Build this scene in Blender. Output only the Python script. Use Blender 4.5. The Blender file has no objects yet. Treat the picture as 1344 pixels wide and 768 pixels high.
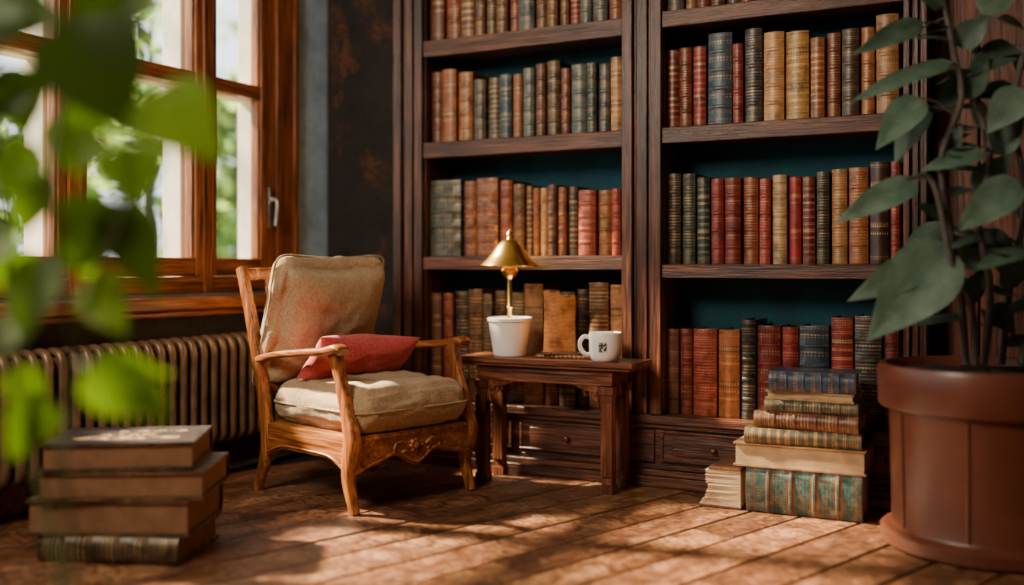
import bpy, bmesh, math, random
from mathutils import Vector, Matrix, noise
random.seed(7)
S=bpy.context.scene
F=Vector((-.460,.888,0)); F.normalize()
R=Vector((F.y,-F.x,0)); U=Vector((0,0,1)); H=.92; f=1350.
def P(x,y,D): return F*D+R*((x-672)/f*D)+Vector((0,0,H-(y-350)*D/f))
def onY(x,Y):
    t=(x-672)/f; D=Y/(F.y+R.y*t); return D*(F.x+R.x*t),D
# ---------------------------------------------------------------- nodes
def newmat(name):
    m=bpy.data.materials.new(name); m.use_nodes=True; nt=m.node_tree; nt.nodes.clear()
    o=nt.nodes.new('ShaderNodeOutputMaterial'); b=nt.nodes.new('ShaderNodeBsdfPrincipled')
    nt.links.new(b.outputs[0],o.inputs[0]); return m,nt,b,o
def setin(nt,s,v):
    if hasattr(v,'is_output'): nt.links.new(v,s)
    else:
        if isinstance(v,(tuple,list)) and len(v)==3 and s.type=='RGBA': v=(*v,1)
        s.default_value=v
def nd(nt,t,ins={},**kw):
    n=nt.nodes.new(t)
    for k,v in kw.items(): setattr(n,k,v)
    for k,v in ins.items(): setin(nt,n.inputs[k],v)
    return n
def ma(nt,op,a,b=0.,c=None):
    n=nd(nt,'ShaderNodeMath',{0:a,1:b},operation=op)
    if c is not None: setin(nt,n.inputs[2],c)
    return n.outputs[0]
def mixc(nt,fac,a,b,bt='MIX'):
    n=nt.nodes.new('ShaderNodeMix'); n.data_type='RGBA'; n.blend_type=bt
    setin(nt,n.inputs[0],fac); setin(nt,n.inputs[6],a); setin(nt,n.inputs[7],b); return n.outputs[2]
def ramp(nt,fac,stops):
    n=nt.nodes.new('ShaderNodeValToRGB'); e=n.color_ramp.elements
    while len(e)<len(stops): e.new(.5)
    for el,(p,c) in zip(e,stops): el.position=p; el.color=(*c,1) if len(c)==3 else c
    setin(nt,n.inputs[0],fac); return n.outputs[0]
def noi(nt,vec,scale,detail=6,rough=.6,dist=0.):
    return nd(nt,'ShaderNodeTexNoise',{'Vector':vec,'Scale':scale,'Detail':detail,'Roughness':rough,'Distortion':dist}).outputs[0]
def mapped(nt,co,sc,loc=(0,0,0)):
    return nd(nt,'ShaderNodeMapping',{'Vector':co,'Scale':sc,'Location':loc}).outputs[0]
def obj(nt): return nt.nodes.new('ShaderNodeTexCoord').outputs['Object']
def bump(nt,b,h,st=.3,dist=.01):
    n=nd(nt,'ShaderNodeBump',{'Height':h,'Strength':st,'Distance':dist}); nt.links.new(n.outputs[0],b.inputs['Normal'])
def wood(name,dark,mid,light,axis='x',rough=.42,st=.5,sc=1.):
    m,nt,b,o=newmat(name); co=obj(nt)
    s=[22*sc]*3; s['xyz'.index(axis)]=1.6*sc
    n1=noi(nt,mapped(nt,co,s),1.0,8,.65,.6)
    s2=[110*sc]*3; s2['xyz'.index(axis)]=5*sc
    n2=noi(nt,mapped(nt,co,s2),1.0,4,.6)
    n3=noi(nt,co,2.3,3,.5)
    c=ramp(nt,n1,[(.3,dark),(.5,mid),(.72,light)])
    c=mixc(nt,.85,c,ramp(nt,n2,[(.36,(.18,.15,.13)),(.6,(1,1,1))]),'MULTIPLY')
    c=mixc(nt,.5,c,ramp(nt,n3,[(.3,(.5,.45,.42)),(.65,(1.1,1.05,1))]),'MULTIPLY')
    setin(nt,b.inputs['Base Color'],c)
    setin(nt,b.inputs['Roughness'],ma(nt,'ADD',ma(nt,'MULTIPLY',n2,.25),rough-.1))
    bump(nt,b,ma(nt,'ADD',ma(nt,'MULTIPLY',n1,.6),n2),st,.005)
    return m
def plain(name,col,rough=.5,metal=0.,nscale=0,var=.3,st=.15,bd=.003,**kw):
    m,nt,b,o=newmat(name)
    if nscale:
        n=noi(nt,obj(nt),nscale,6,.6)
        c=ramp(nt,n,[(.3,tuple(x*(1-var) for x in col)),(.7,tuple(min(1,x*(1+var)) for x in col))])
        setin(nt,b.inputs['Base Color'],c); bump(nt,b,n,st,bd)
    else: setin(nt,b.inputs['Base Color'],col)
    b.inputs['Roughness'].default_value=rough; b.inputs['Metallic'].default_value=metal
    return m
# ---------------------------------------------------------------- mesh builder
class MB:
    def __init__(s): s.v=[];s.f=[];s.m=[];s.uv=[];s.c=[]
    def add(s,vs,fs,mat=0,col=(1,1,1,1),uvs=None,M=None):
        o=len(s.v)
        for v in vs:
            v=Vector(v); s.v.append(M@v if M else v)
        for i,q in enumerate(fs):
            s.f.append([o+k for k in q]); s.m.append(mat); s.c.append(col)
            s.uv.append([uvs[k] for k in q] if uvs else [(-1,-1)]*len(q))
    def box(s,x0,x1,y0,y1,z0,z1,mat=0,col=(1,1,1,1),M=None):
        vs=[(x,y,z) for x in (x0,x1) for y in (y0,y1) for z in (z0,z1)]
        s.add(vs,[(0,1,3,2),(4,6,7,5),(0,4,5,1),(2,3,7,6),(0,2,6,4),(1,5,7,3)],mat,col,None,M)
    def lathe(s,prof,mat=0,n=40,M=None,col=(1,1,1,1)):
        vs=[];fs=[]
        for r,z in prof:
            for i in range(n):
                a=2*math.pi*i/n; vs.append((r*math.cos(a),r*math.sin(a),z))
        for j in range(len(prof)-1):
            for i in range(n):
                k=(i+1)%n; fs.append((j*n+i,j*n+k,(j+1)*n+k,(j+1)*n+i))
        s.add(vs,fs,mat,col,None,M)
    def ball(s,c,r,mat=0,n=12,col=(1,1,1,1),M=None):
        rx,ry,rz=r if isinstance(r,(tuple,list)) else (r,r,r)
        vs=[];fs=[]; m=n//2+1
        for j in range(m+1):
            t=math.pi*j/m
            for i in range(n):
                a=2*math.pi*i/n; vs.append((c[0]+rx*math.sin(t)*math.cos(a),c[1]+ry*math.sin(t)*math.sin(a),c[2]+rz*math.cos(t)))
        for j in range(m):
            for i in range(n):
                k=(i+1)%n; fs.append((j*n+i,j*n+k,(j+1)*n+k,(j+1)*n+i))
        s.add(vs,fs,mat,col,None,M)
    def sweep(s,pts,sizes,side=(0,1,0),mat=0,n=12,p=2.,sub=5,M=None,closed=False,col=(1,1,1,1)):
        pts=[Vector(a) for a in pts]; N=len(pts)
        sizes=[(z,z) if not isinstance(z,(tuple,list)) else z for z in (sizes if isinstance(sizes,list) else [sizes]*N)]
        P2=[];Z2=[]
        segs=N if closed else N-1
        for i in range(segs):
            if closed: a,b,c,d=[pts[(i+k)%N] for k in (-1,0,1,2)]; s1,s2=sizes[i],sizes[(i+1)%N]
            else: a,b,c,d=pts[max(i-1,0)],pts[i],pts[i+1],pts[min(i+2,N-1)]; s1,s2=sizes[i],sizes[i+1]
            for k in range(sub):
                t=k/sub
                P2.append(.5*((2*b)+(c-a)*t+(2*a-5*b+4*c-d)*t*t+(3*b-a-3*c+d)*t**3))
                Z2.append((s1[0]*(1-t)+s2[0]*t,s1[1]*(1-t)+s2[1]*t))
        if not closed: P2.append(pts[-1]); Z2.append(sizes[-1])
        side=Vector(side).normalized(); vs=[];fs=[];K=len(P2)
        for i in range(K):
            if closed: tg=P2[(i+1)%K]-P2[i-1]
            else: tg=P2[min(i+1,K-1)]-P2[max(i-1,0)]
            if tg.length<1e-9: tg=Vector((0,0,1))
            tg.normalize(); sd=side-tg*side.dot(tg)
            if sd.length<1e-3: sd=tg.orthogonal()
            sd.normalize(); nn=tg.cross(sd)
            for j in range(n):
                a=2*math.pi*(j+.5)/n; ca,sa=math.cos(a),math.sin(a)
                x=math.copysign(abs(ca)**(2/p),ca)*Z2[i][0]; y=math.copysign(abs(sa)**(2/p),sa)*Z2[i][1]
                vs.append(P2[i]+sd*x+nn*y)
        for i in range(K if closed else K-1):
            i2=(i+1)%K
            for j in range(n):
                k=(j+1)%n; fs.append((i*n+j,i*n+k,i2*n+k,i2*n+j))
        if not closed: fs.append(tuple(range(n-1,-1,-1))); fs.append(tuple((K-1)*n+j for j in range(n)))
        s.add(vs,fs,mat,col,None,M)
    def build(s,name,mats,parent=None,bevel=0,ang=35,M=None,recalc=True):
        me=bpy.data.meshes.new(name); me.from_pydata([tuple(v) for v in s.v],[],s.f)
        for m in mats: me.materials.append(m)
        me.polygons.foreach_set('material_index',s.m)
        uvl=me.uv_layers.new(name='UVMap'); ca=me.attributes.new('Col','FLOAT_COLOR','CORNER')
        uu=[];cc=[]
        for q,c in zip(s.uv,s.c):
            for u in q: uu+=[u[0],u[1]]; cc+=list(c)
        uvl.data.foreach_set('uv',uu); ca.data.foreach_set('color',cc)
        if recalc:
            bm=bmesh.new(); bm.from_mesh(me); bmesh.ops.recalc_face_normals(bm,faces=bm.faces); bm.to_mesh(me); bm.free()
        me.shade_smooth(); me.set_sharp_from_angle(angle=math.radians(ang)); me.update()
        ob=bpy.data.objects.new(name,me); S.collection.objects.link(ob)
        if parent: ob.parent=parent
        if M: ob.matrix_local=M
        if bevel:
            bv=ob.modifiers.new('bevel','BEVEL'); bv.width=bevel; bv.segments=2; bv.limit_method='ANGLE'; bv.angle_limit=math.radians(40); bv.harden_normals=False
        return ob
def empty(name,M=None):
    e=bpy.data.objects.new(name,None); S.collection.objects.link(e); e.empty_display_size=.1
    if M: e.matrix_world=M
    return e
def T(x,y,z,rz=0,rx=0,ry=0): return Matrix.Translation((x,y,z))@Matrix.Rotation(rz,4,'Z')@Matrix.Rotation(ry,4,'Y')@Matrix.Rotation(rx,4,'X')
# ---------------------------------------------------------------- materials
caseH=wood('case_wood_horizontal',(.022,.007,.004),(.105,.031,.014),(.34,.12,.052),'x',.36,.7)
caseV=wood('case_wood_vertical',(.020,.006,.004),(.10,.029,.013),(.32,.11,.048),'z',.36,.7)
panelV=wood('panel_wood',(.06,.018,.009),(.19,.056,.026),(.32,.105,.052),'z',.45,.4)
chairW=wood('chair_wood',(.13,.036,.008),(.44,.145,.034),(.80,.35,.105),'x',.30,.4)
chairWz=wood('chair_wood_vertical',(.12,.033,.008),(.42,.135,.031),(.76,.32,.10),'z',.30,.4)
tableW=wood('table_wood',(.045,.013,.006),(.21,.060,.022),(.50,.19,.075),'x',.33,.5)
tableWz=wood('table_wood_leg',(.045,.013,.006),(.21,.060,.022),(.50,.19,.075),'z',.36,.5)
winW=wood('window_wood',(.12,.034,.009),(.34,.105,.028),(.54,.20,.062),'z',.34,.3)
winWy=wood('window_wood_rail',(.12,.034,.009),(.34,.105,.028),(.54,.20,.062),'y',.34,.3)
teal=plain('teal_back_paint',(.001,.044,.064),.85,0,6,.35)
whiteP=plain('white_exterior_paint',(.75,.66,.58),.7,0,8,.15)
brass=plain('brass',(.95,.62,.16),.22,1.,12,.08)
ceram=plain('white_ceramic',(.86,.83,.78),.3,0,5,.04,.02)
darkp=plain('dark_print',(.05,.045,.04),.5)
iron=plain('bronze_radiator_paint',(.18,.105,.058),.38,.25,14,.4)
steel=plain('aged_metal',(.35,.33,.3),.3,.9,20,.3)
knobm=plain('knob_bronze',(.25,.13,.06),.3,.8,20,.3)
terra=plain('terracotta',(.135,.038,.020),.36,0,5,.22,.12)
soil=plain('soil',(.03,.018,.01),.95,0,60,.6,.9,.02)
def leather():
    m,nt,b,o=newmat('book_leather'); at=nd(nt,'ShaderNodeAttribute',attribute_name='Col')
    uv=nt.nodes.new('ShaderNodeTexCoord').outputs['UV']; sp=nd(nt,'ShaderNodeSeparateXYZ',{0:uv}); u,v=sp.outputs[0],sp.outputs[1]
    co=obj(nt); r=at.outputs['Alpha']
    n1=noi(nt,co,22,6,.65); n2=noi(nt,co,9,4,.6); n3=noi(nt,co,160,3,.6)
    c=mixc(nt,.85,at.outputs['Color'],ramp(nt,n1,[(.3,(.28,.25,.23)),(.55,(1,1,1)),(.75,(1.35,1.25,1.1))]),'MULTIPLY')
    c=mixc(nt,ramp(nt,n2,[(.64,(0,0,0)),(.9,(.22,.22,.22))]),c,(.30,.15,.06))
    on=ma(nt,'GREATER_THAN',u,-.5)
    fr=ma(nt,'FRACT',ma(nt,'ADD',ma(nt,'MULTIPLY',v,5.),.5))
    line=ma(nt,'LESS_THAN',ma(nt,'ABSOLUTE',ma(nt,'SUBTRACT',ma(nt,'ABSOLUTE',ma(nt,'SUBTRACT',fr,.5)),.40)),.018)
    line=ma(nt,'MULTIPLY',line,ma(nt,'GREATER_THAN',ma(nt,'FRACT',ma(nt,'MULTIPLY',r,3.7)),.25))
    rows=ma(nt,'MULTIPLY',v,ma(nt,'ADD',24.,ma(nt,'MULTIPLY',r,10.)))
    rowm=ma(nt,'GREATER_THAN',ma(nt,'FRACT',rows),.42)
    vec=nd(nt,'ShaderNodeCombineXYZ',{0:ma(nt,'MULTIPLY',u,9.),1:ma(nt,'MULTIPLY',ma(nt,'FLOOR',rows),3.7),2:ma(nt,'MULTIPLY',r,91.)}).outputs[0]
    gl=ma(nt,'GREATER_THAN',noi(nt,vec,1.6,2,.7),.5)
    reg=ma(nt,'MULTIPLY',ma(nt,'GREATER_THAN',v,.64),ma(nt,'LESS_THAN',v,.76))
    reg2=ma(nt,'MULTIPLY',ma(nt,'MULTIPLY',ma(nt,'GREATER_THAN',v,.26),ma(nt,'LESS_THAN',v,.33)),ma(nt,'GREATER_THAN',r,.6))
    reg=ma(nt,'MAXIMUM',reg,reg2)
    cen=ma(nt,'LESS_THAN',ma(nt,'ABSOLUTE',ma(nt,'SUBTRACT',u,.5)),.36)
    txt=ma(nt,'MULTIPLY',ma(nt,'MULTIPLY',gl,rowm),ma(nt,'MULTIPLY',reg,cen))
    orn=ma(nt,'MULTIPLY',ma(nt,'LESS_THAN',ma(nt,'ABSOLUTE',ma(nt,'SUBTRACT',v,.5)),.03),ma(nt,'MULTIPLY',ma(nt,'LESS_THAN',ma(nt,'ABSOLUTE',ma(nt,'SUBTRACT',u,.5)),.2),ma(nt,'GREATER_THAN',noi(nt,vec,4,2,.7),.5)))
    g=ma(nt,'MULTIPLY',ma(nt,'MAXIMUM',ma(nt,'MAXIMUM',line,txt),orn),on)
    g=ma(nt,'MULTIPLY',g,ramp(nt,n1,[(.36,(.15,.15,.15)),(.5,(.9,.9,.9))]))
    lab=ma(nt,'MULTIPLY',ma(nt,'MULTIPLY',on,ma(nt,'MULTIPLY',ma(nt,'GREATER_THAN',v,.615),ma(nt,'LESS_THAN',v,.785))),ma(nt,'LESS_THAN',ma(nt,'FRACT',ma(nt,'MULTIPLY',r,7.3)),.35))
    c=mixc(nt,ma(nt,'MULTIPLY',lab,.7),c,(.05,.012,.008))
    c=mixc(nt,g,c,(.95,.60,.22))
    setin(nt,b.inputs['Base Color'],c); setin(nt,b.inputs['Metallic'],ma(nt,'MULTIPLY',g,.4))
    setin(nt,b.inputs['Roughness'],ma(nt,'ADD',.28,ma(nt,'MULTIPLY',n1,.25)))
    bump(nt,b,ma(nt,'ADD',n1,ma(nt,'MULTIPLY',n3,.5)),.4,.003); return m
leath=leather()
def tooled(name,c1,c2,c3,gold):
    # gilt spine: leather panels in two colours, double rules and a small foliate motif in every panel
    m,nt,b,o=newmat(name); co=obj(nt)
    uv=nt.nodes.new('ShaderNodeTexCoord').outputs['UV']; sp=nd(nt,'ShaderNodeSeparateXYZ',{0:uv}); u,v=sp.outputs[0],sp.outputs[1]
    k=ma(nt,'FLOOR',ma(nt,'MULTIPLY',v,10.)); fr=ma(nt,'FRACT',ma(nt,'MULTIPLY',v,10.))
    alt=ma(nt,'GREATER_THAN',ma(nt,'FRACT',ma(nt,'MULTIPLY',k,.5)),.25)
    c=mixc(nt,alt,c1,c2); c=mixc(nt,ma(nt,'MAXIMUM',ma(nt,'LESS_THAN',v,.1),ma(nt,'GREATER_THAN',v,.9)),c,c3)
    du=ma(nt,'SUBTRACT',u,.5); dv=ma(nt,'SUBTRACT',fr,.5)
    rad=ma(nt,'SQRT',ma(nt,'ADD',ma(nt,'MULTIPLY',ma(nt,'MULTIPLY',du,du),9.),ma(nt,'MULTIPLY',dv,dv)))
    ang_=ma(nt,'ARCTAN2',dv,ma(nt,'MULTIPLY',du,3.))
    pet=ma(nt,'ADD',.20,ma(nt,'MULTIPLY',ma(nt,'COSINE',ma(nt,'MULTIPLY',ang_,6.)),.10))
    flw=ma(nt,'LESS_THAN',ma(nt,'ABSOLUTE',ma(nt,'SUBTRACT',rad,pet)),.035)
    dot=ma(nt,'LESS_THAN',rad,.06)
    rule=ma(nt,'GREATER_THAN',ma(nt,'ABSOLUTE',dv),.44)
    side=ma(nt,'LESS_THAN',ma(nt,'ABSOLUTE',ma(nt,'SUBTRACT',ma(nt,'ABSOLUTE',du),.38)),.015)
    g=ma(nt,'MAXIMUM',ma(nt,'MAXIMUM',flw,dot),ma(nt,'MAXIMUM',rule,side))
    g=ma(nt,'MULTIPLY',ma(nt,'MULTIPLY',g,ma(nt,'GREATER_THAN',v,-.5)),ramp(nt,noi(nt,co,25,5,.65),[(.42,(.05,.05,.05)),(.6,(.85,.85,.85))]))
    c=mixc(nt,.7,c,ramp(nt,noi(nt,co,18,5,.6),[(.3,(.35,.3,.28)),(.6,(1.1,1.1,1.1))]),'MULTIPLY')
    c=mixc(nt,g,c,gold); setin(nt,b.inputs['Base Color'],c); setin(nt,b.inputs['Metallic'],ma(nt,'MULTIPLY',g,.5)); b.inputs['Roughness'].default_value=.38
    bump(nt,b,ma(nt,'ADD',g,noi(nt,co,60,4,.6)),.3,.003); return m
tool=tooled('gold_tooled_leather',(.012,.050,.055),(.020,.085,.080),(.14,.04,.018),(.75,.45,.15))
def pagesm():
    m,nt,b,o=newmat('book_pages'); co=obj(nt)
    at=nd(nt,'ShaderNodeAttribute',attribute_name='Col')
    uv=nt.nodes.new('ShaderNodeTexCoord').outputs['UV']; sp=nd(nt,'ShaderNodeSeparateXYZ',{0:uv})
    w=noi(nt,nd(nt,'ShaderNodeCombineXYZ',{0:ma(nt,'MULTIPLY',sp.outputs[0],420.),1:ma(nt,'MULTIPLY',sp.outputs[1],6.)}).outputs[0],1,3,.6)
    c=mixc(nt,.8,at.outputs['Color'],ramp(nt,w,[(.35,(.35,.27,.19)),(.6,(1,1,1))]),'MULTIPLY')
    c=mixc(nt,.6,c,ramp(nt,noi(nt,co,12,4,.6),[(.3,(.55,.42,.3)),(.6,(1,1,1))]),'MULTIPLY')
    setin(nt,b.inputs['Base Color'],c); b.inputs['Roughness'].default_value=.85
    bump(nt,b,w,.5,.003); return m
pages=pagesm()
def fabric(name,c1,c2,ws=420,st=.35):
    m,nt,b,o=newmat(name); co=obj(nt)
    w1=nd(nt,'ShaderNodeTexWave',{'Vector':co,'Scale':ws*.25,'Distortion':1.5,'Detail':2.},bands_direction='X').outputs[1]
    w2=nd(nt,'ShaderNodeTexWave',{'Vector':co,'Scale':ws*.25,'Distortion':1.5,'Detail':2.},bands_direction='Y').outputs[1]
    n=noi(nt,co,7,6,.6); n2=noi(nt,co,90,4,.6)
    wv=ma(nt,'MULTIPLY',ma(nt,'ADD',w1,w2),.5)
    c=ramp(nt,ma(nt,'ADD',ma(nt,'MULTIPLY',n2,.75),ma(nt,'MULTIPLY',wv,.25)),[(.3,c1),(.65,c2)])
    c=mixc(nt,.3,c,ramp(nt,n,[(.3,(.65,.6,.56)),(.65,(1.1,1.1,1.1))]),'MULTIPLY')
    setin(nt,b.inputs['Base Color'],c); b.inputs['Roughness'].default_value=.92
    b.inputs['Sheen Weight'].default_value=.15
    bump(nt,b,ma(nt,'ADD',ma(nt,'MULTIPLY',wv,.2),ma(nt,'ADD',n2,ma(nt,'MULTIPLY',n,3))),st,.006); return m
khaki=fabric('taupe_linen',(.25,.165,.088),(.48,.33,.185))
redf=fabric('red_linen',(.32,.026,.030),(.62,.080,.080))
def leafm(name,c1,c2,tr,trw=.5,rough=.5):
    m,nt,b,o=newmat(name); at=nd(nt,'ShaderNodeAttribute',attribute_name='Col'); n=noi(nt,obj(nt),18,4,.6)
    uv=nt.nodes.new('ShaderNodeTexCoord').outputs['UV']; sp=nd(nt,'ShaderNodeSeparateXYZ',{0:uv})
    mid=ma(nt,'ABSOLUTE',ma(nt,'SUBTRACT',sp.outputs[0],.5))
    vein=ma(nt,'LESS_THAN',mid,.025)
    sv=ma(nt,'LESS_THAN',ma(nt,'ABSOLUTE',ma(nt,'SUBTRACT',ma(nt,'FRACT',ma(nt,'SUBTRACT',ma(nt,'MULTIPLY',sp.outputs[1],7.),ma(nt,'MULTIPLY',mid,3.))),.5)),.05)
    c=ramp(nt,n,[(.3,c1),(.7,c2)]); c=mixc(nt,1.,c,at.outputs['Color'],'MULTIPLY')
    c=mixc(nt,ma(nt,'MULTIPLY',ma(nt,'MAXIMUM',vein,ma(nt,'MULTIPLY',sv,.5)),.4),c,tuple(min(1,x*1.6+.01) for x in c2))
    setin(nt,b.inputs['Base Color'],c); b.inputs['Roughness'].default_value=rough
    bump(nt,b,ma(nt,'MULTIPLY',ma(nt,'MAXIMUM',vein,sv),-1.),.3,.003)
    t=nd(nt,'ShaderNodeBsdfTranslucent',{0:mixc(nt,1.,tr,at.outputs['Color'],'MULTIPLY')}); mx=nd(nt,'ShaderNodeMixShader',{0:trw,1:b.outputs[0],2:t.outputs[0]})
    nt.links.new(mx.outputs[0],o.inputs[0]); return m
leafA=leafm('bright_leaf',(.030,.11,.004),(.09,.22,.007),(.22,.50,.003),.5,.6)
leafB=leafm('sage_leaf',(.06,.12,.085),(.15,.23,.17),(.10,.25,.10),.2)
leafC=leafm('hedge_leaf',(.045,.08,.028),(.11,.17,.07),(.22,.33,.10),.5)
stemM=plain('green_stem',(.08,.10,.03),.6,0,30,.4)
stemB=plain('woody_stem',(.07,.06,.05),.7,0,40,.4)
# ================================================================ ROOM SHELL
XL=-3.4; YB=4.42; ZC=2.95
def floorm():
    m,nt,b,o=newmat('old_plank_floor'); at=nd(nt,'ShaderNodeAttribute',attribute_name='Col')
    uv=nt.nodes.new('ShaderNodeTexCoord').outputs['UV']
    n1=noi(nt,mapped(nt,uv,(1.3,17,1)),1,8,.7,1.0); n2=noi(nt,mapped(nt,uv,(5,110,1)),1,4,.6); n3=noi(nt,mapped(nt,uv,(1,1.8,1)),2.6,5,.65)
    c=ramp(nt,n1,[(.30,(.050,.019,.008)),(.46,(.22,.092,.040)),(.66,(.46,.235,.12))])
    c=mixc(nt,.9,c,ramp(nt,n2,[(.36,(.22,.17,.15)),(.56,(1,1,1))]),'MULTIPLY')
    c=mixc(nt,.75,c,ramp(nt,n3,[(.35,(.38,.32,.29)),(.6,(1.1,1.1,1.1))]),'MULTIPLY')
    c=mixc(nt,1.,c,at.outputs['Color'],'MULTIPLY')
    setin(nt,b.inputs['Base Color'],c); setin(nt,b.inputs['Roughness'],ma(nt,'ADD',.22,ma(nt,'MULTIPLY',n3,.35)))
    bump(nt,b,ma(nt,'ADD',ma(nt,'MULTIPLY',n1,1.5),ma(nt,'MULTIPLY',n2,.8)),.8,.007); return m
fm=floorm(); mb=MB()
ang=math.atan2(.944,.329); d=Vector((math.cos(ang),math.sin(ang))); q=Vector((d.y,-d.x))
v=-4.2
while v<4.6:
    w=random.uniform(.17,.24); u=-3.-random.random()*2
    while u<7:
        L=random.uniform(1.6,3.0); g=.003; t=random.uniform(.65,1.15); cc=(t,t*random.uniform(.90,1.02),t*random.uniform(.85,1.02),1)
        zt=random.uniform(-.003,0); ou,ov=random.random()*50,random.random()*50
        c=.005
        prof=[(v+g,-.03),(v+g,zt-c),(v+g+c,zt),(v+w-g-c,zt),(v+w-g,zt-c),(v+w-g,-.03)]
        vs=[];uvs=[]
        for uu in (u+.003,u+L-.003):
            for (vv,z) in prof:
                p=d*uu+q*vv; vs.append((p.x,p.y,z)); uvs.append((uu+ou,vv+ov))
        fs=[(i,i+1,i+7,i+6) for i in range(5)]+[(0,1,2,3,4,5),(6,7,8,9,10,11)]
        mb.add(vs,fs,0,cc,uvs); u+=L
    v+=w
fl=mb.build('floor',[fm],ang=20)
bm=bmesh.new(); bm.from_mesh(fl.data)
for co,no in (((XL,0,0),(-1,0,0)),((0,YB,0),(0,1,0)),((2.2,0,0),(1,0,0)),((0,-1.5,0),(0,-1,0))):
    bmesh.ops.bisect_plane(bm,geom=bm.verts[:]+bm.edges[:]+bm.faces[:],plane_co=co,plane_no=no,clear_outer=True)
bm.to_mesh(fl.data); bm.free()
mb=MB(); mb.box(XL-.2,2.3,-1.6,YB+.2,-.08,-.032); mb.build('floor_base',[plain('subfloor',(.01,.006,.004),.9)])
def wallm(name,base,rust,amt,nb=.6):
    m,nt,b,o=newmat(name); co=obj(nt); n1=noi(nt,co,5,8,.7); n2=noi(nt,co,2.2,6,.7,.6); n3=noi(nt,co,40,5,.7)
    c=ramp(nt,n1,[(.3,tuple(x*.6 for x in base)),(.7,tuple(x*1.3 for x in base))])
    c=mixc(nt,ma(nt,'MULTIPLY',ramp(nt,n2,[(.55,(0,0,0)),(.62,(1,1,1))]),ma(nt,'MULTIPLY',ramp(nt,n3,[(.4,(0,0,0)),(.6,(1,1,1))]),amt)),c,rust)
    setin(nt,b.inputs['Base Color'],c); b.inputs['Roughness'].default_value=.75
    bump(nt,b,ma(nt,'ADD',ma(nt,'MULTIPLY',n1,2),n3),nb,.015); return m
wl=wallm('blue_grey_plaster',(.46,.66,.90),(.38,.50,.66),.4)
wb=wallm('dark_distressed_plaster',(.024,.020,.020),(.20,.065,.022),.8,.9)
WY0,WY1,WZ0,WZ1=.45,4.12,.80,2.72
mb=MB()
mb.box(XL-.24,XL,-1.5,YB+.2,-.08,WZ0); mb.box(XL-.24,XL,-1.5,YB+.2,WZ1,ZC); mb.box(XL-.24,XL,WY1,YB+.2,WZ0,WZ1); mb.box(XL-.24,XL,-1.5,WY0,WZ0,WZ1)
mb.build('wall_left',[wl])
mb=MB(); mb.box(XL,2.2,YB,YB+.2,-.08,ZC); mb.build('wall_back',[wb])
wr=wallm('brown_plaster',(.16,.12,.09),(.1,.06,.04),.4)
mb=MB(); mb.box(2.2,2.4,-1.7,YB+.2,-.08,ZC); mb.build('wall_right',[wr])
mb=MB(); mb.box(XL-.24,2.2,-1.7,-1.5,-.08,ZC); mb.build('wall_rear',[wr])
mb=MB(); mb.box(XL-.24,2.4,-1.7,YB+.2,ZC,ZC+.1); mb.build('ceiling',[plain('ceiling_plaster',(.35,.3,.26),.9,0,5,.1)])
mb=MB(); mb.box(XL,XL+.018,-1.4,YB-.001,0,.11); mb.build('baseboard_left',[caseH],bevel=.004)
mb=MB(); mb.box(XL,XL+.012,-1.4,YB-.001,.112,WZ0-.07); mb.build('trim_1',[wallm('dark_dado',(.045,.042,.045),(.1,.06,.04),.4)])
# ---------------- window
win=empty('window_1'); a=MB(); b2=MB(); wh=MB(); gl=MB()
fx0,fx1=XL-.09,XL+.012
b2.box(fx0,fx1,WY0,WY1,WZ0,WZ0+.075); b2.box(fx0,fx1,WY0,WY1,WZ1-.08,WZ1)
posts=[(WY1-.12,WY1),(3.50,3.56),(2.775,2.835),(2.05,2.11),(1.32,1.38),(WY0,WY0+.08)]
for y0,y1 in posts:
    a.box(fx0,fx1+.004,y0,y1,WZ0+.002,WZ1-.002)
    wh.box(XL-.215,XL-.10,y0-.03,y1+.01,WZ0,WZ1)
bays=[(posts[i+1][1],posts[i][0]) for i in range(5)]
for bi,(y0,y1) in enumerate(bays):
    st=.036; s1=.10 if bi==0 else .036
    x0,x1=XL-.07,XL+.002
    a.box(x0,x1,y0+.002,y0+st,WZ0+.077,WZ1-.082); a.box(x0,x1,y1-s1,y1-.002,WZ0+.077,WZ1-.082)
    for z0,z1 in ((WZ0+.077,WZ0+.16),(1.735,1.80),(WZ1-.15,WZ1-.082)):
        b2.box(x0+.003,x1-.003,y0+st-.002,y1-s1+.002,z0,z1)
    for z0,z1 in ((WZ0+.16,1.735),(1.80,WZ1-.15)):
        for (ya,yb) in ((y0+st,y0+st+.01),(y1-s1-.01,y1-s1)): a.box(x0+.015,x1-.015,ya,yb,z0,z1)
        gl.box(XL-.036,XL-.032,y0+st,y1-s1,z0,z1)
wh.box(XL-.215,XL-.10,WY0,WY1,WZ0,WZ0+.05); wh.box(XL-.2,XL-.12,WY0,WY1,1.74,1.79)
a.build('mullions',[winW],win,bevel=.006); b2.build('rails',[winWy],win,bevel=.006); wh.build('outer_frame',[whiteP],win,bevel=.004)
m,nt,bb,o=newmat('window_glass'); nt.nodes.remove(bb)
tr=nd(nt,'ShaderNodeBsdfTransparent',{0:(.97,.99,.98,1)}); gs=nd(nt,'ShaderNodeBsdfGlossy',{'Roughness':.03}); mx=nd(nt,'ShaderNodeMixShader',{0:.05,1:tr.outputs[0],2:gs.outputs[0]}); nt.links.new(mx.outputs[0],o.inputs[0])
gl.build('glass',[m],win)
h=MB(); hy=3.955
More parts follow.
